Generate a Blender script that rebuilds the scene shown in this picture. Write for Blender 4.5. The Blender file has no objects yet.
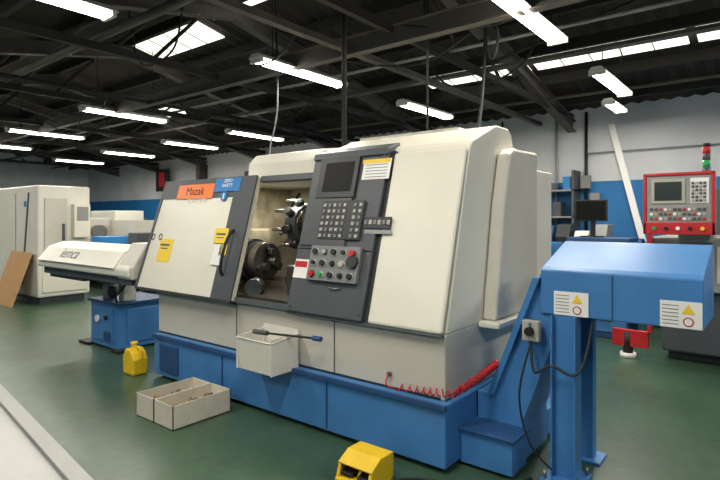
import bpy, math, random
from mathutils import Vector, Matrix
random.seed(4)
C=bpy.context; S=C.scene
# ---------------------------------------------------------------- helpers
def lin(h):
    h=h.lstrip('#'); o=[]
    for i in (0,2,4):
        c=int(h[i:i+2],16)/255
        o.append(c/12.92 if c<=.04045 else ((c+.055)/1.055)**2.4)
    return (*o,1)
MATS={}
def mat(name,hx,rough=.5,metal=0,var=.08,scale=4,bump=0,emit=0,spec=.5):
    if name in MATS: return MATS[name]
    m=bpy.data.materials.new(name); m.use_nodes=True
    n=m.node_tree.nodes; l=m.node_tree.links; b=n['Principled BSDF']
    col=lin(hx); b.inputs['Roughness'].default_value=rough; b.inputs['Metallic'].default_value=metal
    b.inputs['Specular IOR Level'].default_value=spec
    b.inputs['Base Color'].default_value=col
    if emit:
        b.inputs['Emission Color'].default_value=col; b.inputs['Emission Strength'].default_value=emit
    elif var or bump:
        tc=n.new('ShaderNodeTexCoord'); nz=n.new('ShaderNodeTexNoise')
        nz.inputs['Scale'].default_value=scale; nz.inputs['Detail'].default_value=6
        l.new(tc.outputs['Object'],nz.inputs['Vector'])
        r=n.new('ShaderNodeValToRGB'); r.color_ramp.elements[0].position=.3; r.color_ramp.elements[1].position=.7
        r.color_ramp.elements[0].color=tuple(c*(1-var) for c in col[:3])+(1,)
        r.color_ramp.elements[1].color=tuple(min(1,c*(1+var)) for c in col[:3])+(1,)
        l.new(nz.outputs['Fac'],r.inputs['Fac']); l.new(r.outputs['Color'],b.inputs['Base Color'])
        if bump:
            bp=n.new('ShaderNodeBump'); bp.inputs['Strength'].default_value=bump; bp.inputs['Distance'].default_value=.02
            l.new(nz.outputs['Fac'],bp.inputs['Height']); l.new(bp.outputs['Normal'],b.inputs['Normal'])
    MATS[name]=m; return m
def grp(name,loc=(0,0,0)):
    e=bpy.data.objects.new(name,None); e.location=loc; e.empty_display_size=.1
    C.collection.objects.link(e); return e
def fin(ob,parent,m,bevel=0,smooth=False):
    C.collection.objects.link(ob)
    if m and hasattr(ob.data,'materials'): ob.data.materials.append(m)
    if parent:
        ob.parent=parent; ob.matrix_parent_inverse=Matrix.Translation(-parent.location)
    if bevel and ob.type=='MESH':
        b=ob.modifiers.new('bevel','BEVEL'); b.width=bevel; b.segments=2; b.limit_method='ANGLE'; b.angle_limit=.6
    if smooth:
        for p in ob.data.polygons: p.use_smooth=True
    return ob
def mesh(name,parent,v,f,m,bevel=0,smooth=False):
    me=bpy.data.meshes.new(name); me.from_pydata([tuple(a) for a in v],[],f)
    import bmesh
    bm=bmesh.new(); bm.from_mesh(me); bmesh.ops.recalc_face_normals(bm,faces=bm.faces); bm.to_mesh(me); bm.free()
    return fin(bpy.data.objects.new(name,me),parent,m,bevel,smooth)
HF=[(0,1,2,3),(4,5,6,7),(0,1,5,4),(1,2,6,5),(2,3,7,6),(3,0,4,7)]
def hexa(name,parent,p,m,bevel=0): return mesh(name,parent,p,HF,m,bevel)
def box(name,parent,x0,x1,y0,y1,z0,z1,m,bevel=.004):
    return hexa(name,parent,[(x0,y0,z0),(x1,y0,z0),(x1,y1,z0),(x0,y1,z0),(x0,y0,z1),(x1,y0,z1),(x1,y1,z1),(x0,y1,z1)],m,bevel)
def extr(name,parent,prof,a0,a1,axis,m,bevel=.006):
    n=len(prof)
    def mk(p,a):
        return {'x':(a,p[0],p[1]),'y':(p[0],a,p[1]),'z':(p[0],p[1],a)}[axis]
    v=[mk(p,a0) for p in prof]+[mk(p,a1) for p in prof]
    f=[tuple(range(n)),tuple(range(n,2*n))]+[(i,(i+1)%n,n+(i+1)%n,n+i) for i in range(n)]
    return mesh(name,parent,v,f,m,bevel)
def cyl(name,parent,p0,p1,r,m,r2=None,seg=24,bevel=0):
    p0=Vector(p0);p1=Vector(p1);d=(p1-p0).normalized()
    u=d.orthogonal().normalized(); w=d.cross(u); r2=r if r2 is None else r2
    v=[]
    for p,rr in ((p0,r),(p1,r2)):
        for i in range(seg):
            a=2*math.pi*i/seg; v.append(p+(u*math.cos(a)+w*math.sin(a))*rr)
    f=[tuple(range(seg)),tuple(range(seg,2*seg))]+[(i,(i+1)%seg,seg+(i+1)%seg,seg+i) for i in range(seg)]
    ob=mesh(name,parent,v,f,m,bevel)
    for p in ob.data.polygons:
        if len(p.vertices)==4: p.use_smooth=True
    return ob
def tube(name,parent,pts,r,m,smooth=True):
    cu=bpy.data.curves.new(name,'CURVE'); cu.dimensions='3D'; cu.bevel_depth=r; cu.bevel_resolution=3
    sp=cu.splines.new('NURBS' if smooth else 'POLY'); sp.points.add(len(pts)-1)
    for i,p in enumerate(pts): sp.points[i].co=(*p,1)
    if smooth: sp.order_u=3; sp.use_endpoint_u=True
    return fin(bpy.data.objects.new(name,cu),parent,m)
def text(name,parent,s,size,M,m,ext=.001,align='CENTER'):
    cu=bpy.data.curves.new(name,'FONT'); cu.body=s; cu.size=size; cu.extrude=ext; cu.align_x=align; cu.align_y='CENTER'
    ob=fin(bpy.data.objects.new(name,cu),parent,m)
    ob.matrix_world=M
    if parent: ob.matrix_parent_inverse=Matrix.Translation(-parent.location); ob.matrix_basis=M
    return ob
# ---------------------------------------------------------------- materials
white=mat('machine_white','#dedacb',.38,0,.04,2)
white2=mat('panel_grey_white','#c3bfb3',.45,0,.06,2)
dgrey=mat('machine_dark_grey','#474b50',.5,0,.06,5)
dgrey2=mat('charcoal','#26292c',.5,0,.08,6)
lgrey=mat('light_grey_plastic','#8c8d8a',.5,0,.05,6)
blue=mat('machine_blue','#437cb6',.4,0,.12,3)
blued=mat('dark_blue','#234978',.5,0,.15,3)
black=mat('black_rubber','#121212',.6,0,.1,8)
steel=mat('steel','#8d8c88',.28,.9,.1,8)
chips=mat('coolant_stained_metal','#a39a82',.45,.2,.5,5,.3)
chipsd=mat('oily_way_cover','#4a463e',.35,.4,.35,7,.3)
yellow=mat('yellow_plastic','#e3bd1d',.45,0,.08,8)
yelpaint=mat('yellow_label','#ecc835',.5,0,0)
card=mat('cardboard','#b98f62',.85,0,.08,12)
cardw=mat('white_card','#cfc8b6',.8,0,.08,9)
red=mat('red_paint','#b8222a',.4,0,.05,5)
orange=mat('orange_label','#f0762c',.45,0,0)
labw=mat('label_white','#e9e8e4',.5,0,0)
labb=mat('label_blue','#2377b8',.45,0,0)
green=mat('green_lens','#27a05a',.3,0,0)
screen=mat('screen_glass','#07090a',.5,0,0,spec=.15)
keyg=mat('key_cream','#aaa79b',.5,0,0)
keyd=mat('key_grey','#777a7a',.5,0,0)
wood=mat('wood_bench','#8a6a48',.6,0,.2,9)
offw=mat('pale_equipment','#dbd8cd',.45,0,.05,3)
# ---------------------------------------------------------------- room
XL,XR,YB,YF=-21,3.6,9.5,-3.2
YR,ZR,ZE=4.3,4.4,3.35
fm=bpy.data.materials.new('painted_green_floor'); fm.use_nodes=True
n=fm.node_tree.nodes;l=fm.node_tree.links;b=n['Principled BSDF']
tc=n.new('ShaderNodeTexCoord')
n1=n.new('ShaderNodeTexNoise');n1.inputs['Scale'].default_value=.9;n1.inputs['Detail'].default_value=8;n1.inputs['Roughness'].default_value=.65
n2=n.new('ShaderNodeTexNoise');n2.inputs['Scale'].default_value=14;n2.inputs['Detail'].default_value=5
n3=n.new('ShaderNodeTexNoise');n3.inputs['Scale'].default_value=3.2;n3.inputs['Detail'].default_value=10;n3.inputs['Roughness'].default_value=.75
for q in (n1,n2,n3): l.new(tc.outputs['Object'],q.inputs['Vector'])
r=n.new('ShaderNodeValToRGB');r.color_ramp.elements[0].position=.25;r.color_ramp.elements[1].position=.8
r.color_ramp.elements[0].color=lin('#243b2b');r.color_ramp.elements[1].color=lin('#44614b')
l.new(n1.outputs['Fac'],r.inputs['Fac'])
r2=n.new('ShaderNodeValToRGB');r2.color_ramp.elements[0].position=.5;r2.color_ramp.elements[1].position=.9
l.new(n2.outputs['Fac'],r2.inputs['Fac'])
mx=n.new('ShaderNodeMixRGB');mx.inputs['Color2'].default_value=lin('#63715f')
mm=n.new('ShaderNodeMath');mm.operation='MULTIPLY';mm.inputs[1].default_value=.4
l.new(r2.outputs['Color'],mm.inputs[0]);l.new(mm.outputs[0],mx.inputs['Fac']);l.new(r.outputs['Color'],mx.inputs['Color1'])
r3=n.new('ShaderNodeValToRGB');r3.color_ramp.elements[0].position=.56;r3.color_ramp.elements[1].position=.68
r3.color_ramp.elements[1].color=(.6,.6,.6,1)
l.new(n3.outputs['Fac'],r3.inputs['Fac'])
mx2=n.new('ShaderNodeMixRGB');mx2.inputs['Color2'].default_value=lin('#2b2d27')
l.new(r3.outputs['Color'],mx2.inputs['Fac']);l.new(mx.outputs['Color'],mx2.inputs['Color1'])
l.new(mx2.outputs['Color'],b.inputs['Base Color'])
mr=n.new('ShaderNodeMapRange');mr.inputs['To Min'].default_value=.24;mr.inputs['To Max'].default_value=.42
l.new(n3.outputs['Fac'],mr.inputs['Value']);l.new(mr.outputs['Result'],b.inputs['Roughness'])
box('floor',None,XL,XR,YF,YB,-.1,0,fm,0)
wm=mat('painted_wall_white','#ccced0',.8,0,.10,1.5,.1)
wb=mat('painted_wall_blue','#2271ab',.6,0,.12,1.5,.1)
def wall(name,x0,x1,y0,y1,top,dado=True):
    g=grp(name,((x0+x1)/2,(y0+y1)/2,0))
    box('upper',g,x0,x1,y0,y1,2.12,top,wm,0); box('dado',g,x0,x1,y0,y1,0,2.12,wb,0)
    return g
wall('wall_back',XL,XR,YB,YB+.15,ZE+.1)
wall('wall_front',XL,XR,YF-.15,YF,3.0)
def gable(name,x0,x1):
    g=grp(name,((x0+x1)/2,3,0))
    box('dado',g,x0,x1,YF,YB,0,2.12,wb,0)
    zf=ZR-(YR-YF)*(ZR-ZE)/(YB-YR)
    extr('upper',g,[(YF,2.12),(YB,2.12),(YB,ZE),(YR,ZR),(YF,zf)],x0,x1,'x',wm,0)
gable('wall_left',XL-.15,XL); gable('wall_right',XR,XR+.15)
roofm=mat('dark_roof_sheet','#352e28',.8,0,.4,1.2,.2)
beam=mat('roof_beam_steel','#58534c',.6,.1,.25,3)
beamd=mat('roof_beam_dark','#221e1b',.7,0,.2,3)
skym=mat('skylight_daylight','#efecdd',.5,0,0,emit=1.9)
sl=(ZR-ZE)/(YB-YR)
def rz(Y): return ZR-abs(Y-YR)*sl
cg=grp('ceiling',(-8,YR,ZR)); tg=grp('roof_truss_frame',(-8,YR,3.2))
def deck(name,ya,yb):
    v=[];f=[];nx=int((XR-XL)/.11)
    for i in range(nx+1):
        x=XL+(XR-XL)*i/nx; dz=.035 if i%2 else 0
        v+= [(x,ya,rz(ya)+dz),(x,yb,rz(yb)+dz)]
    for i in range(nx): f.append((2*i,2*i+1,2*i+3,2*i+2))
    return mesh(name,cg,v,f,roofm)
deck('roof_sheet_front',YF,YR); deck('roof_sheet_back',YR,YB+.1)
def strip(name,x0,x1,y0,y1,m,off=-.03,th=.02):
    hexa(name,cg,[(x0,y0,rz(y0)+off),(x1,y0,rz(y0)+off),(x1,y1,rz(y1)+off),(x0,y1,rz(y1)+off),
      (x0,y0,rz(y0)+off+th),(x1,y0,rz(y0)+off+th),(x1,y1,rz(y1)+off+th),(x0,y1,rz(y1)+off+th)],m)
    nb=int((x1-x0)/.35)
    for i in range(1,nb):
        x=x0+(x1-x0)*i/nb
        hexa('skylight_bar',cg,[(x-.006,y0,rz(y0)+off-.012),(x+.006,y0,rz(y0)+off-.012),(x+.006,y1,rz(y1)+off-.012),(x-.006,y1,rz(y1)+off-.012),
          (x-.006,y0,rz(y0)+off),(x+.006,y0,rz(y0)+off),(x+.006,y1,rz(y1)+off),(x-.006,y1,rz(y1)+off)],lgrey)
k=1
for x0,x1 in ((-4.6,-2.9),(-2.8,-.9),(-.8,1.2)):
    strip('skylight_%d'%k,x0,x1,7.32,7.74,skym); k+=1
for x0,x1,y0,y1 in ((-8.7,-6.6,4.4,5.0),(-6.3,-4.4,4.0,4.6),(-11.6,-10.4,6.2,6.9),(-8.5,-7,.8,1.8)):
    strip('skylight_%d'%k,x0,x1,y0,y1,skym); k+=1
for i,Y in enumerate([-2.2,-1.1,0,1.1,2.2,3.2,4.3,5.3,6.2,7.05,7.95,8.8]):
    box('purlin_%d'%i,tg,XL,XR,Y-.035,Y+.035,rz(Y)-.17,rz(Y)-.03,beamd,0)
def rafter(i,X):
    for nm,ya,yb in (('a',YF,YR),('b',YR,YB)):
        for q,(w,o0,o1) in enumerate(((.07,-.19,-.175),(.012,-.35,-.19),(.07,-.365,-.35))):
            hexa('rafter_%d%s_%d'%(i,nm,q),tg,[(X-w,ya,rz(ya)+o0),(X+w,ya,rz(ya)+o0),(X+w,yb,rz(yb)+o0),(X-w,yb,rz(yb)+o0),
             (X-w,ya,rz(ya)+o1),(X+w,ya,rz(ya)+o1),(X+w,yb,rz(yb)+o1),(X-w,yb,rz(yb)+o1)],beam)
for i,X in enumerate([-.2,-2.85,-5.5,-8.1,-10.8,-13.4,-16,-18.6]):
    rafter(i,X)
    box('tie_beam_%d'%i,tg,X-.03,X+.03,YF,YB,3.22,3.30,beamd,0)
    for Y in (2.2,3.2,5.4,6.5,7.6):
        z1=rz(Y)-.3
        tube('strut_%d_%g'%(i,Y),tg,[(X,Y,3.28),(X,Y+(.55 if Y<YR else -.55),z1)],.022,beamd,False)
for i,(Y,z) in enumerate(((4.06,3.2),(1.0,3.3))):
    box('long_beam_web_%d'%i,tg,XL,XR,Y-.008,Y+.008,z-.08,z+.08,beam,0)
    box('long_beam_top_%d'%i,tg,XL,XR,Y-.05,Y+.05,z+.08,z+.092,beam,0)
    box('long_beam_bot_%d'%i,tg,XL,XR,Y-.05,Y+.05,z-.092,z-.08,beam,0)
tube('conduit_run',tg,[(XL,5.2,3.34),(XR,5.2,3.34)],.02,lgrey,False)
tube('conduit_run_b',tg,[(XL,8.2,3.33),(XR,8.2,3.33)],.025,beam,False)
tube('air_main',tg,[(XL,2.6,3.36),(XR,2.6,3.36)],.045,beam,False)
tube('air_main_b',tg,[(-7,YF,3.14),(-7,YB,3.14)],.03,beamd,False)
box('cable_trunking',tg,XL,XR,6.0,6.12,3.30,3.34,beam,0)
box('cable_trunking_b',tg,-3.45,-3.37,YF,YB,3.16,3.22,beam,0)
for X in (-1.3,-4.1,-6.8,-9.5,-12.1,-14.7):
    for Y in (2.75,5.75): tube('cross_brace',tg,[(X-1.3,Y,3.3),(X+1.2,Y,rz(Y)-.25)],.02,beamd,False)
# drooping cables between ties
for i in range(9):
    x=-1.2-i*1.1; y=random.uniform(3.2,6.6); d=random.uniform(.12,.35)
    tube('drooping_cable',tg,[(x,y,3.24),(x-.35,y+.1,3.24-d*.8),(x-.7,y+.15,3.24-d),(x-1.1,y+.1,3.24-d*.6),(x-1.5,y,3.25)],.009,black)
# ---------------------------------------------------------------- lamps
tubem=mat('fluorescent_tube','#fffaf0',.5,0,0,emit=16)
fixm=mat('fixture_white','#d6d4cc',.5,0,0)
def lamp(X,Y,L=1.4,z=3.1,P=46):
    g=grp('fluorescent_light',(X,Y,z))
    extr('housing',g,[(X-.05,z+.075),(X+.05,z+.075),(X+.09,z+.03),(X-.09,z+.03)],Y,Y+L,'y',fixm,0)
    for s in (-.05,.05):
        cyl('tube',g,(X+s,Y+.03,z+.008),(X+s,Y+L-.03,z+.008),.017,tubem,seg=10)
    for yy in (Y+.02,Y+L-.05): box('end_cap',g,X-.09,X+.09,yy,yy+.03,z-.012,z+.04,fixm,0)
    for yy in (Y+.25,Y+L-.25): tube('hanger',g,[(X,yy,z+.07),(X,yy,rz(yy)-.06)],.006,black,False)
    ld=bpy.data.lights.new('lamp_light','AREA'); ld.shape='RECTANGLE'; ld.size=.13; ld.size_y=L-.1; ld.energy=P*L/1.4; ld.color=(1,.95,.85)
    lo=bpy.data.objects.new('lamp_light',ld); C.collection.objects.link(lo); lo.location=(X,Y+L/2,z-.02)
    lo.parent=g; lo.matrix_parent_inverse=Matrix.Translation(-g.location)
for X in (-1.6,-4.2,-8.1,-11.1,-13.8,-16.6):
    for Y in (.7,3.55,6.2):
        lamp(X+(.0 if Y<6 or X>-9 else .8),Y)
lamp(-1.9,7.95,.8,P=18); lamp(1.2,3.5); lamp(1.2,.5); lamp(-1.6,-2.2); lamp(-4.2,-2.2); lamp(1.2,6.2)
# ---------------------------------------------------------------- LATHE
SL=.28; Y0=2.78; Z0=.8
nn=math.hypot(1,SL)
def FP(x,z,off=0):
    return Vector((x,Y0+SL*(z-Z0),z))+Vector((0,-1,SL))/nn*off
def fbox(name,x0,x1,z0,z1,o0,o1,m,bevel=.003,par=None,sk=0,sk1=None):
    sk1=sk if sk1 is None else sk1
    return hexa(name,par or LA,[FP(x0,z0,o0),FP(x1,z0,o0),FP(x1+sk1,z1,o0),FP(x0+sk,z1,o0),FP(x0,z0,o1),FP(x1,z0,o1),FP(x1+sk1,z1,o1),FP(x0+sk,z1,o1)],m,bevel)
def FM(x,z,off):
    p=FP(x,z,off)
    return Matrix(((1,0,0,p.x),(0,SL/nn,-1/nn,p.y),(0,1/nn,SL/nn,p.z),(0,0,0,1)))
yaw=math.radians(38.5); sn,cs=math.sin(yaw),math.cos(yaw); FPX=530; HY=218
def on(px,py,off=.06):
    k=(px-360)/FPX; m=(py-HY)/FPX
    kx=cs*k-sn; ky=sn*k+cs
    d=(Y0-off*1.04+SL*(1.5-Z0))/(ky+SL*m)
    return kx*d,1.5-m*d
def dec(name,a,b,c,d,m,o=.06,th=.003,bevel=0):
    x0,_=on(a,(b+d)/2,o); x1,_=on(c,(b+d)/2,o); _,z1=on((a+c)/2,b,o); _,z0=on((a+c)/2,d,o)
    fbox(name,x0,x1,z0,z1,o,o+th,m,bevel); return (x0+x1)/2,(z0+z1)/2,x1-x0,z1-z0
LA=grp('cnc_lathe',(-3.1,3.5,0))
extr('base',LA,[(2.72,.03),(2.72,.405),(4.4,.405),(4.4,.03)],-4.66,-1.53,'x',blue,.01)
box('base_plinth',LA,-4.55,-1.6,2.82,4.3,0,.04,black,0)
box('base_lip',LA,-4.67,-1.52,2.70,2.725,.375,.41,blued,.003)
box('base_recess_shade',LA,-4.55,-4.25,2.708,2.722,.08,.33,blued,.003)  # dark-blue plate paints in the shade of a recess in the base front
box('base_seam',LA,-3.62,-3.612,2.712,2.722,.05,.37,blued,0)
box('base_seam_b',LA,-2.46,-2.452,2.712,2.722,.05,.37,blued,0)
box('side_tray',LA,-1.53,-1.24,3.6,4.3,.03,.2,blue,.006)
box('skirt',LA,-4.70,-1.57,2.79,4.3,.405,.80,white2,.008)
box('skirt_shadow_gap',LA,-4.68,-1.6,2.785,2.80,.405,.42,dgrey2,0)
for x in (-3.52,-2.45): box('skirt_seam',LA,x,x+.006,2.785,2.795,.42,.79,dgrey,0)
prof=[(2.80,.80),(Y0+SL*1.14,1.94),(3.125,1.98),(3.16,2.01),(3.21,2.03),(3.48,2.14),(3.54,2.155),(3.72,2.155),(3.78,2.12),(3.82,2.03),(4.25,2.0),(4.25,.80)]
extr('enclosure_right',LA,prof,-2.88,-1.57,'x',white,.012)
extr('hood_over_opening',LA,[(3.07,1.80),(3.08,1.98),(3.16,2.06),(3.6,2.12),(4.25,2.12),(4.25,1.80)],-3.72,-2.88,'x',white,.012)
extr('headstock_cover',LA,[(3.12,.80),(3.12,1.80),(3.25,1.84),(4.25,1.84),(4.25,.80)],-4.70,-4.10,'x',white2,.01)
box('headstock_roof',LA,-4.10,-3.72,3.14,4.25,1.80,1.84,white2,0)
box('cavity_back',LA,-4.10,-2.88,3.95,4.25,.80,1.80,chips,0)
extr('cavity_slope',LA,[(2.84,.80),(2.84,.86),(3.3,.93),(3.95,1.3),(3.95,.80)],-4.10,-2.88,'x',chipsd,0)
extr('cavity_left_wall',LA,[(2.87,.86),(3.12,1.80),(3.96,1.80),(3.96,.82)],-4.12,-4.095,'x',chips,0)
box('cavity_left_sleeve',LA,-4.10,-3.88,2.95,3.5,.86,1.40,chips,.02)
extr('cavity_right_wall',LA,[(2.84,.82),(3.12,1.98),(3.96,1.98),(3.96,.82)],-2.90,-2.875,'x',chips,0)
for i in range(7): box('telescopic_cover_%d'%i,LA,-3.88+i*.14,-3.76+i*.14,3.86-i*.006,3.95,1.0,1.33,chipsd,.004)
fbox('front_cover_panel',-2.13,-1.575,.80,1.95,.0,.035,white,.02)
fbox('cover_gap',-2.165,-2.13,.80,1.97,-.01,.02,dgrey2,.0)
fbox('lower_front_cap',-2.88,-1.57,.785,.80,0,.03,dgrey,0)
extr('side_access_cover',LA,[(3.28,.82),(3.42,1.6),(3.52,1.95),(3.60,1.99),(4.05,2.0),(4.05,.82)],-1.57,-1.47,'x',white2,.02)
box('side_access_ledge',LA,-1.57,-1.42,3.22,4.1,.78,.82,white,.01)
box('roof_rear_ridge',LA,-2.85,-1.9,3.58,3.70,2.15,2.185,white2,.005)
box('rear_electrical_cabinet',LA,-3.6,-1.60,4.3,4.75,.2,1.9,offw,.01)
fbox('sliding_door',-4.97,-3.50,.80,1.84,.02,.075,white,.012,sk=.08,sk1=0)
fbox('door_upper_trim',-4.90,-3.50,1.665,1.845,.075,.083,dgrey,.002,sk=.02,sk1=0)
fbox('door_edge_trim',-3.76,-3.495,.80,1.845,.07,.088,dgrey,.004)
fbox('door_left_edge',-4.985,-4.95,.80,1.85,.0,.085,dgrey,.004,sk=.08)
fbox('door_bottom_rail',-4.97,-3.5,.785,.81,.0,.085,dgrey2,.002)
box('door_top_return',LA,-4.89,-3.5,3.05,3.2,1.82,1.845,white,.003)
hexa('door_side_return',LA,[(-4.97,2.78,.80),(-4.70,2.78,.80),(-4.70,3.16,.80),(-4.97,3.16,.80),(-4.89,3.07,1.84),(-4.70,3.07,1.84),(-4.70,3.16,1.84),(-4.89,3.16,1.84)],white2,.004)
tube('door_handle',LA,[FP(-3.66,1.0,.085),FP(-3.66,1.02,.14),FP(-3.64,1.35,.14),FP(-3.64,1.37,.085)],.013,black)
cx,cz,w,h=dec('brand_label',178,187,213,201,orange,.084)
text('brand_text',LA,'Mazak',.115,FM(cx,cz,.088),dgrey2)
text('model_text',LA,'QUICK TURN',.05,FM(cx+.05,cz-.085,.085),labw)
cx,cz,w,h=dec('sticker_blue',215,181,240,194,labb,.089)
text('sticker_text',LA,'ZERO\nSAFETY',.045,FM(cx,cz+.015,.093),labw)
x,z=on(223,199,.09); cyl('round_sticker',LA,FP(x,z,.084),FP(x,z,.092),.042,labb)
cyl('round_sticker_head',LA,FP(x,z+.015,.092),FP(x,z+.015,.093),.01,labw); fbox('round_sticker_body',x-.008,x+.008,z-.025,z+.003,.092,.093,labw,0)
for i,(a,b_,c,d,m) in enumerate(((158,241,171,264,yelpaint),(214,231,227,246,yelpaint),(213,247,219,258,labw),(221,247,226,258,yelpaint),(210,258,221,268,labw))):
    dec('safety_sticker_%d'%i,a,b_,c,d,m,.076 if i==0 else .089,.002)
    if m is yelpaint: dec('sticker_print_%d'%i,a+2,b_+5,c-2,b_+7,dgrey,.0785 if i==0 else .0915,.001); dec('sticker_print_b%d'%i,a+2,b_+9,c-4,b_+10,dgrey,.0785 if i==0 else .0915,.001)
for px in (153,160):
    x,z=on(px,239,.077)
    tube('inspection_mark',LA,[FP(x+.025*math.cos(t*.5),z+.03*math.sin(t*.5),.078) for t in range(13)],.004,dgrey2)
fbox('opening_frame_top',-3.50,-2.88,1.80,1.85,0,.04,dgrey,.003)
fbox('opening_frame_sill',-3.50,-2.88,.80,.845,0,.04,dgrey,.003)
# chuck
cy,cz=3.2,1.12
cyl('spindle_nose',LA,(-3.90,cy,cz),(-3.76,cy,cz),.19,dgrey2,seg=40)
cyl('chuck_body',LA,(-3.76,cy,cz),(-3.60,cy,cz),.165,steel,seg=40,bevel=.008)
cyl('chuck_ring',LA,(-3.70,cy,cz),(-3.68,cy,cz),.168,dgrey2,seg=40)
cyl('chuck_bore',LA,(-3.605,cy,cz),(-3.595,cy,cz),.05,black)
for i in range(3):
    a=math.radians(90+120*i); dy,dz=math.cos(a),math.sin(a)
    for j,(r0,r1,h) in enumerate(((.06,.155,.04),(.06,.11,.08))):
        u=Vector((0,dy,dz)); t=Vector((0,-dz,dy))*.028; o=Vector((-3.60,cy,cz))
        p=[o+u*r0-t,o+u*r1-t,o+u*r1+t,o+u*r0+t]; hx=Vector((h,0,0))
        hexa('chuck_jaw_%d_%d'%(i,j),LA,p+[q+hx for q in p],steel,.004)
# turret
tc0=Vector((-3.52,3.5,1.44))
cyl('turret_disc',LA,tc0,tc0+Vector((.13,0,0)),.18,dgrey,seg=12,bevel=.008)
cyl('turret_hub',LA,tc0+Vector((.13,0,0)),tc0+Vector((.5,0,0)),.12,chipsd,seg=24)
cyl('turret_cap',LA,tc0-Vector((.03,0,0)),tc0,.07,steel,seg=24)
cyl('turret_face_ring',LA,tc0+Vector((.13,0,0)),tc0+Vector((.14,0,0)),.15,steel,seg=24)
for i in range(8):
    a=2*math.pi*i/8+.2; u=Vector((0,math.cos(a),math.sin(a)))
    o=tc0+u*.18+Vector((.065,0,0))
    cyl('tool_holder_%d'%i,LA,o-u*.03,o+u*.06,.038,dgrey2,seg=14)
    cyl('tool_ring_%d'%i,LA,o+u*.03,o+u*.04,.041,steel,seg=14)
    cyl('tool_%d'%i,LA,o+u*.045+Vector((-.04,0,0)),o+u*.045+Vector((-.16,0,0)),.016,steel,seg=10)
cyl('tailstock_quill',LA,(-3.22,3.1,1.0),(-2.9,3.1,1.0),.05,steel)
box('tailstock_body',LA,-3.14,-2.9,2.98,3.35,.86,1.12,chipsd,.02)
cyl('workpiece_bar',LA,(-3.60,cy,cz),(-3.48,cy,cz),.035,steel)
tube('coolant_hose_a',LA,[(-3.9,3.9,1.75),(-3.85,3.7,1.6),(-3.7,3.55,1.45),(-3.65,3.4,1.35)],.014,black)
tube('coolant_hose_b',LA,[(-3.3,3.9,1.78),(-3.35,3.7,1.72),(-3.38,3.6,1.66)],.012,dgrey)
tube('coolant_hose_c',LA,[(-3.6,3.92,1.75),(-3.65,3.8,1.4),(-3.5,3.7,1.15),(-3.3,3.6,1.05)],.014,black)
cyl('drain_flange',LA,(-3.45,2.95,.93),(-3.41,2.87,.92),.075,steel)
il=bpy.data.lights.new('work_lamp','AREA'); il.shape='RECTANGLE'; il.size=.4; il.size_y=.08; il.energy=8; il.color=(1,.95,.82)
ilo=bpy.data.objects.new('work_lamp',il); C.collection.objects.link(ilo); ilo.location=(-3.6,3.4,1.78); ilo.parent=LA; ilo.matrix_parent_inverse=Matrix.Translation(-LA.location)
# control panel
fbox('control_housing',-2.88,-2.17,.80,1.97,.0,.05,dgrey,.012)
extr('control_top_cap',LA,[(3.03,1.95),(3.05,2.0),(3.2,2.05),(3.2,1.95)],-2.88,-2.17,'x',dgrey,.006)
fbox('control_upper_bezel',-2.86,-2.42,1.28,1.92,.05,.062,dgrey,.005)
dec('screen_frame',319,160,357,200,dgrey2,.062,.008,.003)
dec('screen',324,165,352,194,screen,.0705,.002)
cx,cz,w,h=dec('keypad_plate',320,203,362,242,dgrey2,.062,.006,.002)
for i in range(8):
    for j in range(6):
        if i==5: continue
        x=cx-w/2+w*(i+.6)/8.2; z=cz-h/2+h*(j+.55)/6.3
        fbox('key',x-.012,x+.012,z-.011,z+.011,.068,.074,keyg if (i*3+j)%5<3 else keyd,0)
text('maker_text',LA,'CUMMINS',.035,FM(-2.72,1.935,.063),labw)
cx,cz,w,h=dec('spec_label',363,161,390,181,labw,.052,.002)
dec('spec_label_yellow',363,161,390,165,yelpaint,.055,.001)
for i in range(5): fbox('spec_line',cx-w*.4,cx+w*.4,cz-h*.4+i*h*.15,cz-h*.4+i*h*.15+.004,.054,.0555,dgrey,0)
cx,cz,w,h=dec('button_strip',364,219,391,231,dgrey2,.052,.006,.002)
for i in range(6):
    x=cx-w/2+w*(i+.5)/6; fbox('strip_key',x-.012,x+.012,cz-.012,cz+.018,.058,.063,keyg if i%2 else keyd,0)
dec('slogan_plate',364,232,391,236,lgrey,.052,.002)
cx,cz,w,h=dec('operator_console',311,249,361,285,keyd,.05,.035,.006)
for j in range(3):
    for i in range(5):
        x=cx-w/2+w*(i+.6)/5.2; z=cz-h/2+h*(j+.55)/3.1
        if (i,j)==(4,2): continue
        r_=.016 if (i+j)%2 else .021
        c_=red if (i,j)==(0,0) else green if (i,j)==(1,0) else keyg if (i+2*j)%4==1 else black
        cyl('console_knob_ring',LA,FP(x,z,.084),FP(x,z,.088),r_+.007,keyg if (i+j)%3 else dgrey2,seg=16)
        cyl('console_knob',LA,FP(x,z,.085),FP(x,z,.105),r_,c_,seg=16)
x=cx+w*.38;z=cz+h*.3
cyl('estop',LA,FP(x,z,.085),FP(x,z,.12),.022,red)
x,z=on(352,266,.09)
cyl('handwheel',LA,FP(x,z,.085),FP(x,z,.11),.045,dgrey2,seg=30)
dec('red_warning_label',294,261,308,280,labw,.052,.002); dec('red_warning_band',295,263,307,269,red,.054,.001)
tube('panel_seam_a',LA,[FP(-2.88,1.26,.052),FP(-2.17,1.26,.052)],.004,black,False)
fbox('panel_vert_seam',-2.41,-2.404,1.27,1.95,.049,.053,black,0)
tube('console_hook',LA,[FP(-2.5,1.0,.05),FP(-2.45,.98,.08),FP(-2.38,1.0,.05)],.005,steel)
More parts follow.
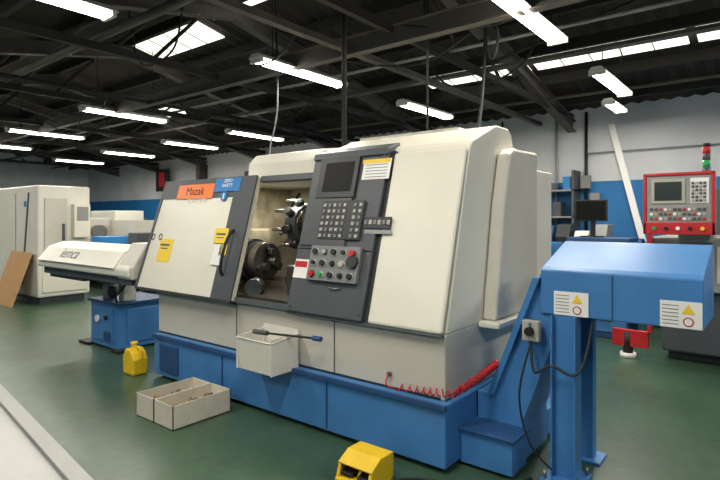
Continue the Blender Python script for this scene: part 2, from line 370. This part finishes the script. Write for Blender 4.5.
for x,z in ((-2.84,1.24),(-2.2,1.24),(-2.84,.84),(-2.2,.84),(-2.2,1.93)):
    cyl('screw',LA,FP(x,z,.05),FP(x,z,.054),.009,steel,seg=10)
cyl('supply_conduit',LA,(-3.0,3.55,2.08),(-3.0,3.55,rz(3.55)-.02),.022,beamd)
cyl('supply_conduit_b',LA,(-2.5,4.12,2.0),(-2.5,4.12,rz(4.12)-.02),.010,black)
box('mist_filter',LA,-4.3,-3.85,3.5,4.0,1.84,1.98,dgrey2,.01)
cyl('mist_duct',LA,(-4.05,3.75,1.98),(-4.05,3.75,2.06),.07,dgrey)
# parts bin
B=grp('parts_catch_bin',(-2.97,2.64,.38))
x0,x1,y0,y1,z0,z1=-3.16,-2.78,2.50,2.775,.39,.62
t=.008
hexa('bin_front',B,[(x0+.02,y0+.02,z0),(x1-.02,y0+.02,z0),(x1,y0,z1),(x0,y0,z1),(x0+.02,y0+.02+t,z0),(x1-.02,y0+.02+t,z0),(x1,y0+t,z1),(x0,y0+t,z1)],offw,.001)
box('bin_left',B,x0,x0+t,y0,y1,z0,z1,offw,.001); box('bin_right',B,x1-t,x1,y0,y1,z0,z1+.03,offw,.001)
box('bin_back',B,x0,x1,y1-t,y1,z0,z1+.06,offw,.001); box('bin_bottom',B,x0+.01,x1-.01,y0+.02,y1,z0,z0+t,offw,0)
tube('bin_rim',B,[(x0,y1,z1+.03),(x0,y0,z1),(x1,y0,z1),(x1,y1,z1+.03)],.006,offw,False)
br=grp('cleaning_brush',(-2.8,2.6,.65))
tube('brush_handle',br,[(-2.95,2.62,.655),(-2.7,2.66,.66),(-2.55,2.68,.665)],.008,black)
cyl('brush_head',br,(-2.55,2.68,.665),(-2.48,2.69,.665),.018,blued,seg=12)
cyl('brush_bristles',br,(-3.08,2.6,.655),(-2.95,2.62,.655),.018,dgrey,seg=12)
H=grp('coiled_air_hose',(-1.7,2.7,.42))
path=[Vector((-1.90,2.735,.445)),Vector((-1.52,2.80,.455)),Vector((-1.44,2.98,.53)),Vector((-1.38,3.10,.60))]
def pathp(t):
    t*=3; i=min(2,int(t)); return path[i].lerp(path[i+1],t-i)
pts=[]
N=34*10
for i in range(N+1):
    t=i/N; p=pathp(t**.8); q=pathp(min(1,t+.01)); 
    d=(q-pathp(max(0,t-.01))).normalized(); u=d.cross(Vector((0,0,1))).normalized(); w=d.cross(u)
    a=2*math.pi*i/10; pts.append(p+(u*math.cos(a)+w*math.sin(a))*.021)
tube('coil',H,pts,.0045,red)
tube('hose_tail',H,[pts[0],(-1.93,2.71,.44),(-1.95,2.70,.47),(-1.97,2.77,.5)],.005,red)
cyl('coupling',H,(-1.97,2.77,.5),(-1.97,2.80,.5),.015,steel)
# ---------------------------------------------------------------- chip conveyor
K=grp('chip_conveyor',(-1.0,3.3,0))
extr('incline_trough',K,[(-1.52,.03),(-1.52,.40),(-1.44,.40),(-1.35,.56),(-1.12,1.17),(-1.02,1.17),(-.99,.92),(-1.22,.28),(-1.22,.03)],3.12,3.53,'y',blue,.004)
for y in (3.085,3.53):
    extr('incline_flange',K,[(-1.44,.40),(-1.15,1.15),(-1.11,1.15),(-1.40,.40)],y,y+.04,'y',blue,.002)
extr('discharge_hood',K,[(3.1,.94),(3.1,1.195),(3.13,1.215),(3.55,1.35),(3.6,1.33),(3.6,.94)],-1.11,-.30,'x',blue,.008)
box('hood_seam',K,-.72,-.716,3.096,3.1,.95,1.19,blued,0)
box('post_web',K,-1.03,-.91,3.10,3.115,0.015,.94,blue,.002)
box('post_flange_a',K,-1.04,-1.03,3.06,3.17,.015,.94,blue,.002); box('post_flange_b',K,-.91,-.90,3.06,3.17,.015,.94,blue,.002)
box('post_rear',K,-1.03,-.91,3.45,3.53,.015,.94,blue,.004)
box('post_foot',K,-1.08,-.86,3.0,3.24,0,.016,blue,.002); box('post_foot_rear',K,-1.08,-.86,3.4,3.58,0,.016,blue,.002)
for x,y in ((-1.06,3.03),(-.88,3.03),(-.88,3.21)): cyl('foot_bolt',K,(x,y,.0),(x,y,.06),.01,steel,seg=8); 
box('lower_trough',K,-1.53,-1.2,2.9,3.12,.02,.22,blue,.006)
box('lower_trough_flange',K,-1.53,-1.18,2.88,3.12,.22,.235,blued,.003)
def sign(x0,x1,z0,z1,y):
    box('sign_plate',K,x0,x1,y-.003,y,z0,z1,labw,0)
    cx=x0+(x1-x0)*.68; cz=z0+(z1-z0)*.72; s=(z1-z0)*.22
    extr('warning_triangle',K,[(cx-s,cz-s*.8),(cx+s,cz-s*.8),(cx,cz+s*.9)],y-.005,y-.003,'y',yelpaint,0)
    cyl('prohibition_ring',K,(cx,y-.003,z0+(z1-z0)*.25),(cx,y-.005,z0+(z1-z0)*.25),s*.8,red,seg=20)
    cyl('prohibition_in',K,(cx,y-.005,z0+(z1-z0)*.25),(cx,y-.006,z0+(z1-z0)*.25),s*.6,labw,seg=20)
    for i in range(6): box('sign_line',K,x0+.01,x0+(x1-x0)*.45,y-.0045,y-.003,z0+(z1-z0)*(.12+.14*i),z0+(z1-z0)*(.12+.14*i)+.004,keyd,0)
sign(-1.03,-.84,.945,1.08,3.098); sign(-.49,-.305,.945,1.08,3.098)
box('switch_box',K,-1.20,-1.10,3.04,3.085,.78,.90,keyg,.006)
cyl('switch_knob',K,(-1.15,3.04,.84),(-1.15,3.01,.84),.025,black); cyl('switch_lamp',K,(-1.15,3.04,.88),(-1.15,3.03,.88),.008,labb,seg=10)
tube('motor_cable',K,[(-1.15,3.06,.78),(-1.14,3.03,.6),(-1.08,3.01,.62),(-1.02,3.02,.68),(-.9,3.04,.6),(-.84,3.08,.72),(-.83,3.15,.95)],.008,dgrey2)
tube('motor_cable_b',K,[(-1.15,3.07,.78),(-1.2,2.99,.55),(-1.18,2.97,.35),(-1.1,2.94,.18),(-1.0,2.97,.1)],.006,black)
tube('floor_cable',None,[(-1.72,2.48,.012),(-1.6,2.62,.012),(-1.35,2.62,.012),(-1.3,2.8,.012),(-1.15,2.84,.012),(-1.12,2.98,.012)],.009,black)
# ---------------------------------------------------------------- foot pedal
P=grp('foot_pedal',(-1.87,2.42,0))
bx0,bx1=-1.985,-1.745
extr('pedal_base',P,[(bx0,2.26),(bx1,2.26),(bx1,2.50),(bx0,2.50)],0,.035,'z',yellow,.01)
gp=[(2.27,.03),(2.30,.11),(2.38,.155),(2.49,.155),(2.50,.03)]
extr('guard_left',P,gp,bx0,bx0+.02,'x',yellow,.006)
extr('guard_right',P,gp,bx1-.02,bx1,'x',yellow,.006)
extr('guard_mid',P,[(2.32,.03),(2.36,.09),(2.48,.13),(2.50,.03)],-1.875,-1.855,'x',yellow,.004)
extr('guard_top',P,[(2.29,.11),(2.38,.16),(2.50,.16),(2.50,.142),(2.385,.142),(2.30,.097)],bx0,bx1,'x',yellow,.006)
box('guard_back',P,bx0,bx1,2.485,2.505,.02,.158,yellow,.004)
for x in (-1.925,-1.805):
    hexa('treadle',P,[(x-.04,2.29,.045),(x+.04,2.29,.045),(x+.04,2.46,.08),(x-.04,2.46,.08),(x-.04,2.29,.06),(x+.04,2.29,.06),(x+.04,2.46,.095),(x-.04,2.46,.095)],black,.004)
# ---------------------------------------------------------------- boxes
def openbox(name,x0,x1,y0,y1,h,m,fill=True):
    g=grp(name,((x0+x1)/2,(y0+y1)/2,0)); t=.006
    box('bottom',g,x0,x1,y0,y1,0,t,m,0); box('side_a',g,x0,x0+t,y0,y1,0,h,m,0); box('side_b',g,x1-t,x1,y0,y1,0,h,m,0)
    box('end_a',g,x0,x1,y0,y0+t,0,h,m,0); box('end_b',g,x0,x1,y1-t,y1,0,h,m,0)
    for i in range(20):
        a=random.uniform(x0+.05,x1-.05);b_=random.uniform(y0+.06,y1-.06);z=.04+random.random()*.07
        an=random.random()*6; dx,dy=.03*math.cos(an),.03*math.sin(an)
        cyl('metal_part_%d'%i,g,(a-dx,b_-dy,z),(a+dx,b_+dy,z+.01),.018,dgrey if i%2 else wood,seg=10)
    return g
openbox('cardboard_box',-3.85,-3.605,2.10,2.60,.17,cardw); openbox('cardboard_box',-3.60,-3.355,2.10,2.60,.17,cardw)
# ---------------------------------------------------------------- yellow jug
J=grp('oil_jug',(-4.89,2.66,0))
def sh(p): return [(a+.06,b) for a,b in p]
extr('jug_body',J,sh([(-5.05,0),(-4.85,0),(-4.84,.15),(-4.87,.21),(-4.93,.25),(-5.0,.25),(-5.05,.17)]),2.58,2.73,'y',yellow,.02)
cyl('jug_neck',J,(-4.905,2.655,.24),(-4.905,2.655,.28),.028,yellow); cyl('jug_cap',J,(-4.905,2.655,.28),(-4.905,2.655,.30),.034,yellow)
tube('jug_handle',J,[(-4.87,2.655,.25),(-4.82,2.655,.27),(-4.78,2.655,.23),(-4.78,2.655,.16)],.014,yellow)
# ---------------------------------------------------------------- bar feeder
F=grp('bar_feeder',(-6.1,2.95,0))
extr('feeder_channel',F,[(2.68,.90),(2.68,.98),(2.80,1.13),(2.95,1.18),(3.2,1.18),(3.2,.90)],-7.3,-5.08,'x',offw,.02)
extr('feeder_lid',F,[(2.66,.985),(2.79,1.145),(2.95,1.2),(3.1,1.2),(3.1,1.18),(2.95,1.18),(2.80,1.125),(2.675,.975)],-7.25,-5.35,'x',white,.005)
extr('feeder_end',F,[(2.7,.88),(2.7,1.0),(2.85,1.24),(3.15,1.24),(3.15,.88)],-5.32,-5.02,'x',white2,.015)
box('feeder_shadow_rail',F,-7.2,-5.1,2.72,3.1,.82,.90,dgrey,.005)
Mt=Matrix.Translation((-6.5,2.735,1.06))@Matrix.Rotation(math.atan2(.16,.13),4,'X')
text('feeder_text',F,'iemca',.20,Mt@Matrix.Translation((0,.02,.012)),dgrey)
box('feeder_pedestal',F,-6.45,-5.8,2.95,3.55,.02,.52,blue,.012)
box('pedestal_panel',F,-6.38,-5.90,2.94,2.952,.08,.46,blue,.006)
box('pedestal_panel_side',F,-5.80,-5.792,3.05,3.45,.08,.46,blue,.006)
box('pedestal_vent',F,-6.1,-5.95,2.93,2.942,.1,.2,blued,.003)
cyl('pedestal_gauge',F,(-6.25,2.94,.33),(-6.25,2.92,.33),.04,labw); cyl('pedestal_knob',F,(-6.05,2.94,.36),(-6.05,2.92,.36),.025,black)
box('pedestal_top',F,-6.48,-5.77,2.92,3.58,.52,.55,blued,.004)
cyl('column',F,(-6.2,3.05,.55),(-6.2,3.05,.85),.07,lgrey); cyl('column_collar',F,(-6.2,3.05,.74),(-6.2,3.05,.82),.10,dgrey)
box('column_rear',F,-5.98,-5.86,3.05,3.2,.55,.83,white2,.01); cyl('column_wheel',F,(-5.95,2.98,.66),(-5.95,2.94,.66),.07,black)
tube('pneumatic_hose',F,[(-5.9,3.0,.54),(-5.7,2.85,.62),(-5.5,2.85,.75),(-5.4,2.9,.86)],.012,black)
box('foot_a',F,-6.66,-6.42,2.9,3.1,0,.03,black,.004); box('foot_b',F,-5.86,-5.7,2.9,3.1,0,.03,black,.004)
box('cable_tray',F,-7.1,-6.2,2.75,3.0,.78,.82,dgrey,.004)
# ---------------------------------------------------------------- near table
T=grp('steel_table',(-2.6,.3,0))
M=Matrix.Translation((-1.43,.69,0))@Matrix.Rotation(math.radians(-7),4,'Z')
def tb(name,x0,x1,y0,y1,z0,z1,m,bv=.004):
    p=[(x0,y0,z0),(x1,y0,z0),(x1,y1,z0),(x0,y1,z0),(x0,y0,z1),(x1,y0,z1),(x1,y1,z1),(x0,y1,z1)]
    hexa(name,T,[M@Vector(q) for q in p],m,bv)
tm=mat('table_grey','#9fa09e',.4,0,.06,3)
tb('top',-2.3,0,-.8,0,.71,.75,tm,.008); tb('edge_strip',-2.3,0,-.05,0,.75,.765,lgrey,.001)
for a in (-2.25,-.1):
    for b_ in (-.75,-.1): tb('leg',a,a+.05,b_,b_+.05,0,.71,dgrey)
tb('shelf',-2.25,-.05,-.75,-.05,.2,.22,dgrey)
# ---------------------------------------------------------------- right machine + pendant
R=grp('milling_machine',(-.1,7,0))
box('machine_bed',R,-1.0,1.4,6.4,7.9,.1,.75,dgrey,.02)
box('machine_table',R,-1.1,1.5,6.3,7.5,.75,1.3,lgrey,.02)
box('machine_base',R,-.95,1.3,6.5,7.8,0,.12,dgrey2,.01)
for i in range(3): box('machine_panel',R,-1.0+i*.5,-.55+i*.5,6.28,6.3,.85,1.22,white2,.004)
box('machine_column',R,-.9,.9,7.5,7.9,.75,1.85,dgrey,.02)
box('red_guard',R,-1.1,-1.06,6.2,6.3,.3,1.75,red,.005)
box('red_guard_low',R,-1.45,-1.1,6.25,6.3,.12,.3,red,.005)
box('pendant_bracket',R,-.82,-.52,6.2,6.45,1.26,1.4,lgrey,.01)
cyl('valve',R,(-1.3,6.29,.05),(-1.3,6.29,.28),.05,black); cyl('valve_foot',R,(-1.3,6.29,0),(-1.3,6.29,.05),.08,labw)
D=grp('control_pendant',(-.78,5.9,1.3))
x0,x1,z0,z1=-1.08,-.48,1.34,1.94
box('pendant_body',D,x0+.015,x1-.015,5.92,6.15,z0+.015,z1-.015,white2,.01)
for nm,a in (('frame_l',(x0,x0+.03,z0,z1)),('frame_r',(x1-.03,x1,z0,z1)),('frame_t',(x0,x1,z1-.03,z1)),('frame_b',(x0,x1,z0,z0+.12))):
    box(nm,D,a[0],a[1],5.89,5.93,a[2],a[3],red,.008)
box('face',D,x0+.03,x1-.03,5.905,5.925,z0+.12,z1-.03,lgrey,.002)
box('display_bezel',D,x0+.07,x0+.36,5.893,5.906,z0+.30,z1-.06,keyg,.004)
box('display',D,x0+.10,x0+.33,5.888,5.894,z0+.33,z1-.09,mat('display_lit','#2a3330',.2,0,0),0)
box('keys_plate',D,x0+.40,x1-.05,5.898,5.906,z0+.30,z1-.06,labw,.002)
for i in range(4):
    for j in range(6): box('key',D,x0+.41+i*.032,x0+.432+i*.032,5.888,5.899,z0+.315+j*.033,z0+.337+j*.033,dgrey if (i+j)%3 else keyg,0)
for i in range(12):
    for j in range(3): box('soft_key',D,x0+.06+i*.04,x0+.085+i*.04,5.895,5.906,z0+.14+j*.045,z0+.165+j*.045,[dgrey,labw,dgrey,red,keyg][(i*3+j)%5],0)
for i in range(5): cyl('pendant_button',D,(x0+.1+i*.1,5.89,z0+.06),(x0+.1+i*.1,5.87,z0+.06),.018,[green,black,labw,black,yelpaint][i],seg=14)
box('pendant_arm',D,-.80,-.54,6.1,6.195,1.3,1.5,lgrey,.01)
AX=-.56
cyl('stack_base',D,(AX,6.0,z1-.03),(AX,6.0,z1+.04),.035,dgrey); cyl('stack_green',D,(AX,6.0,z1+.04),(AX,6.0,z1+.11),.033,green); cyl('stack_mid',D,(AX,6.0,z1+.11),(AX,6.0,z1+.17),.033,dgrey); cyl('stack_red',D,(AX,6.0,z1+.17),(AX,6.0,z1+.24),.033,red); cyl('stack_cap',D,(AX,6.0,z1+.24),(AX,6.0,z1+.27),.034,black)
# ---------------------------------------------------------------- background right
def cupboard(x,y,w,d_,h,m):
    g=grp('storage_cupboard',(x,y,0)); box('carcass',g,x-w/2,x+w/2,y-d_/2,y+d_/2,.05,h,m,.01); box('plinth',g,x-w/2+.03,x+w/2-.03,y-d_/2+.03,y+d_/2-.03,0,.05,black,0)
    box('door_l',g,x-w/2+.02,x-.005,y-d_/2-.015,y-d_/2,.1,h-.04,m,.004); box('door_r',g,x+.005,x+w/2-.02,y-d_/2-.015,y-d_/2,.1,h-.04,m,.004)
    box('handle',g,x+.03,x+.05,y-d_/2-.04,y-d_/2-.015,h*.5,h*.6,steel,.002)
Q=grp('tool_cabinet',(-1.85,7.3,0))
box('carcass',Q,-2.2,-1.45,7.1,7.6,0,1.25,blued,.01)
for i in range(5): 
    box('drawer',Q,-2.17,-1.48,7.085,7.1,.08+i*.23,.28+i*.23,lgrey if i>3 else blue,.004); box('pull',Q,-2.0,-1.65,7.07,7.085,.22+i*.23,.24+i*.23,dgrey,.002)
Mo=grp('computer_monitor',(-1.95,7.35,1.25))
box('foot',Mo,-2.08,-1.82,7.28,7.45,1.25,1.265,black,.004); box('stem',Mo,-1.98,-1.92,7.38,7.41,1.26,1.5,black,.004)
box('panel',Mo,-2.16,-1.76,7.33,7.37,1.46,1.74,black,.008); box('glass',Mo,-2.14,-1.78,7.325,7.331,1.48,1.72,screen,0)
Bn=grp('workbench',(-3.2,8.4,0))
box('top',Bn,-4.4,-1.9,8.0,8.8,.88,.94,wood,.005)
for x in (-4.35,-3.1,-2.0): box('leg',Bn,x,x+.07,8.05,8.12,0,.88,blued,.003); box('leg',Bn,x,x+.07,8.7,8.77,0,.88,blued,.003)
box('lower_shelf',Bn,-4.35,-1.95,8.1,8.7,.3,.33,wood,.003)
bc=[dgrey,labb,offw,dgrey,lgrey,blued,dgrey2,offw,lgrey]
for i in range(9):
    g=grp('storage_bin',(-4.2+i*.26,8.4,.94)); h=random.uniform(.2,.5); x=-4.25+i*.26
    extr('bin',g,[(8.2,.94),(8.15,.94+h*.6),(8.25,.94+h),(8.55,.94+h),(8.55,.94)],x,x+.2,'x',bc[i],.004)
Sh=grp('storage_shelving',(-3.2,9.2,0))
for z in (1.5,1.95): box('shelf',Sh,-4.6,-2.7,9.1,9.48,z,z+.03,lgrey,.002)
for x in (-4.6,-3.65,-2.74): box('upright',Sh,x,x+.04,9.1,9.48,0,2.3,dgrey,.002)
for i in range(11):
    h=random.uniform(.12,.32);x=-4.5+i*.16; box('carton_%d'%i,Sh,x,x+.13,9.15,9.4,1.53+(0 if i%2 else .45),1.53+(0 if i%2 else .45)+h,bc[i%9],.003)
cupboard(-.45,8.95,1.3,.7,1.75,labb); cupboard(1.1,8.95,1.3,.7,1.7,dgrey)
G=grp('bench_grinder',(-1.35,8.3,0)); box('pedestal',G,-1.47,-1.23,8.2,8.45,0,.95,dgrey2,.02); cyl('motor',G,(-1.5,8.32,1.06),(-1.2,8.32,1.06),.11,dgrey)
for x in (-1.58,-1.17): cyl('wheel_guard',G,(x,8.32,1.06),(x+.06,8.32,1.06),.15,blued)
Fz=grp('parts_cupboard',(-3.0,7.7,0)); 
box('carcass',Fz,-2.95,-2.5,7.5,7.9,.05,1.15,labb,.01); box('plinth',Fz,-2.92,-2.53,7.53,7.87,0,.05,black,0); box('door',Fz,-2.93,-2.52,7.485,7.5,.1,1.1,blued,.004); box('pull',Fz,-2.56,-2.54,7.46,7.485,.55,.7,steel,.002)
Pl=grp('leaning_board',(-1.9,9.2,0))
hexa('board',Pl,[(-1.44,9.1,0),(-1.34,9.1,0),(-1.34,9.14,0),(-1.44,9.14,0),(-2.25,9.40,3.05),(-2.15,9.40,3.05),(-2.15,9.44,3.05),(-2.25,9.44,3.05)],labw,.004)
W=grp('wall_conduit',(-2.6,9.45,0))
cyl('pipe',W,(-2.6,9.45,.9),(-2.6,9.45,3.3),.025,black); cyl('pipe_b',W,(-3.1,9.45,1.2),(-3.1,9.45,3.3),.018,lgrey)
cyl('pipe_c',W,(-4.1,9.45,1.2),(-4.1,9.45,3.3),.018,black)
tube('pipe_across',W,[(-2.6,9.45,2.6),(3.4,9.45,2.6)],.012,lgrey,False)
for x,z in ((-2.6,2.0),(-2.45,1.7)): box('switch',W,x-.08,x+.08,9.38,9.46,z,z+.22,lgrey,.005)
for i,x in enumerate((-5.5,-8.1,-13.4)):
    g=grp('roof_column',(x,9.35,0)); box('web',g,x-.01,x+.01,9.2,9.49,0,rz(9.35)-.3,beam,0); box('flange_a',g,x-.08,x+.08,9.19,9.2,0,rz(9.3)-.35,beam,0); box('flange_b',g,x-.08,x+.08,9.48,9.495,0,rz(9.35)-.3,beam,0)
# ---------------------------------------------------------------- left background
g=grp('machining_centre',(-11.4,4.3,0)); A=g
box('body',A,-13,-10,3.68,4.56,.12,2.07,offw,.03)
box('plinth',A,-12.9,-10.1,3.75,4.5,0,.12,dgrey,0)
box('front_door',A,-10.0,-9.97,3.78,4.15,.75,1.85,white2,.008); box('door_grip',A,-9.97,-9.94,4.06,4.10,1.1,1.4,dgrey,.003)
box('lower_front',A,-10.0,-9.98,3.75,4.5,.2,.68,white,.006)
box('control_arm',A,-10.0,-9.85,4.22,4.5,1.15,1.75,white,.01); box('control_face',A,-9.85,-9.845,4.26,4.46,1.45,1.7,lgrey,.002)
for x in (-12,-11): box('side_seam',A,x,x+.015,3.672,3.68,.2,1.95,lgrey,0)
extr('side_trim',A,[(-10.7,.3),(-10.66,.3),(-10.36,1.95),(-10.4,1.95)],3.665,3.68,'y',dgrey,0)
box('side_label',A,-10.6,-10.5,3.672,3.68,1.7,1.8,labb,0)
# long machine with chip tray
g=grp('long_bed_lathe',(-11.5,5.9,0)); A=g
box('bed',A,-13.3,-10.2,5.5,6.1,.35,.85,offw,.02); box('headstock',A,-13.3,-12.4,5.45,6.15,.85,1.5,white2,.03)
box('tray',A,-12.5,-9.9,5.25,6.2,.28,.36,lgrey,.01); box('foot_left',A,-13.2,-12.5,5.5,6.1,0,.35,dgrey,.01); box('foot_right',A,-10.8,-10.3,5.5,6.1,0,.28,dgrey,.01)
box('splash_guard',A,-12.4,-10.2,6.12,6.16,.85,1.45,white2,.005); box('saddle',A,-11.8,-11.3,5.4,6.1,.85,1.1,labb,.01); cyl('lathe_chuck',A,(-12.4,5.8,1.18),(-12.2,5.8,1.18),.16,steel)
box('tail',A,-10.6,-10.25,5.6,6.0,.85,1.2,dgrey,.02)
G=grp('cutting_table',(-11.2,7.6,0))
box('bed',G,-12.6,-9.9,6.9,8.5,.62,.86,offw,.01); box('top',G,-12.7,-9.8,6.8,8.6,.86,.92,offw,.01)
for x in (-12.5,-11.2,-10.05):
    for y in (6.95,8.35): box('leg',G,x,x+.1,y,y+.1,0,.62,lgrey,.003)
box('gantry',G,-11.5,-11.2,6.75,8.65,1.0,1.25,white2,.01); box('gantry_side',G,-11.5,-11.2,6.72,6.8,.8,1.25,dgrey,.005); box('carriage',G,-11.6,-11.1,7.3,7.7,.95,1.45,labb,.01)
box('console',G,-10.2,-9.9,6.45,6.7,.6,1.3,lgrey,.01); box('console_leg',G,-10.1,-10,6.5,6.6,0,.6,dgrey,.002)
G=grp('surface_plate_table',(-9.2,5.7,0))
box('plate',G,-9.7,-8.4,5.2,6.2,.84,.92,offw,.01)
for x in (-9.6,-8.55):
    for y in (5.3,6.05): box('leg',G,x,x+.08,y,y+.08,0,.84,dgrey,.003)
box('shelf',G,-9.6,-8.5,5.35,6.1,.3,.33,lgrey,.003); box('item',G,-9.4,-9.1,5.5,5.8,.92,1.1,dgrey,.01); box('item_b',G,-8.9,-8.7,5.5,5.8,.92,1.2,wood,.01)
G=grp('plywood_sheet',(-10.4,3.3,0))
hexa('sheet',G,[(-11.0,3.3,0),(-10.1,3.3,0),(-10.1,3.33,0),(-11.0,3.33,0),(-11.0,3.61,.9),(-10.1,3.61,.9),(-10.1,3.64,.9),(-11.0,3.64,.9)],card,.002)
for a in ((-8.6,8.6,1.3,.8,1.35,dgrey),(-6.7,8.6,1.2,.8,1.6,blued),(-16.8,8.6,2,.8,1.5,lgrey),(-14.6,7.4,1.4,.8,1.7,offw),(-12.6,9.0,1.2,.6,1.9,lgrey)): cupboard(*a)
G=grp('fire_point_stand',(-15.4,9.3,0)); box('post',G,-15.43,-15.37,9.3,9.35,0,3.0,black,0); box('backboard',G,-15.75,-15.05,9.25,9.3,2.35,3.05,black,.01); box('sign',G,-15.55,-15.25,9.235,9.25,2.5,2.95,red,.005)
tube('hanging_cable',None,[(-5.5,3.6,4.2),(-5.45,3.5,3.6),(-5.5,3.4,3.35),(-5.9,3.3,3.25),(-6.3,3.4,3.6),(-6.4,3.4,4.1)],.012,black)
tube('hanging_cable',None,[(-2.0,4.4,4.3),(-2.05,4.4,3.6),(-1.95,4.45,3.1),(-2.1,4.6,2.9),(-2.2,4.6,3.3),(-2.2,4.7,4.2)],.012,black)
tube('hanging_cable',None,[(-4.5,4.1,4.1),(-4.5,4.15,3.2),(-4.45,4.1,2.6),(-4.4,3.9,2.2),(-4.2,3.8,1.99)],.012,black)
tube('hanging_cable',None,[(-3.2,5.2,4.1),(-3.2,5.2,3.3),(-2.9,5.3,2.9),(-2.2,5.4,3.0),(-1.9,5.4,3.4),(-1.9,5.4,4.0)],.011,black)
tube('hanging_cable',None,[(-2.3,4.9,4.2),(-2.3,4.9,3.0),(-2.3,4.7,2.2),(-2.3,4.6,1.9)],.016,black)
# ---------------------------------------------------------------- world, camera
w=bpy.data.worlds.new('World'); S.world=w; w.use_nodes=True
bg=w.node_tree.nodes['Background']; bg.inputs[0].default_value=(.75,.82,.9,1); bg.inputs[1].default_value=.2
S.view_settings.view_transform='Standard'; S.view_settings.exposure=0
cam=bpy.data.cameras.new('camera'); co=bpy.data.objects.new('camera',cam); C.collection.objects.link(co)
co.location=(0,0,1.5); co.rotation_euler=(math.radians(90),0,yaw)
cam.sensor_width=36; cam.lens=26.5; cam.shift_y=-22/720; cam.clip_end=100; cam.clip_start=.02
S.camera=co
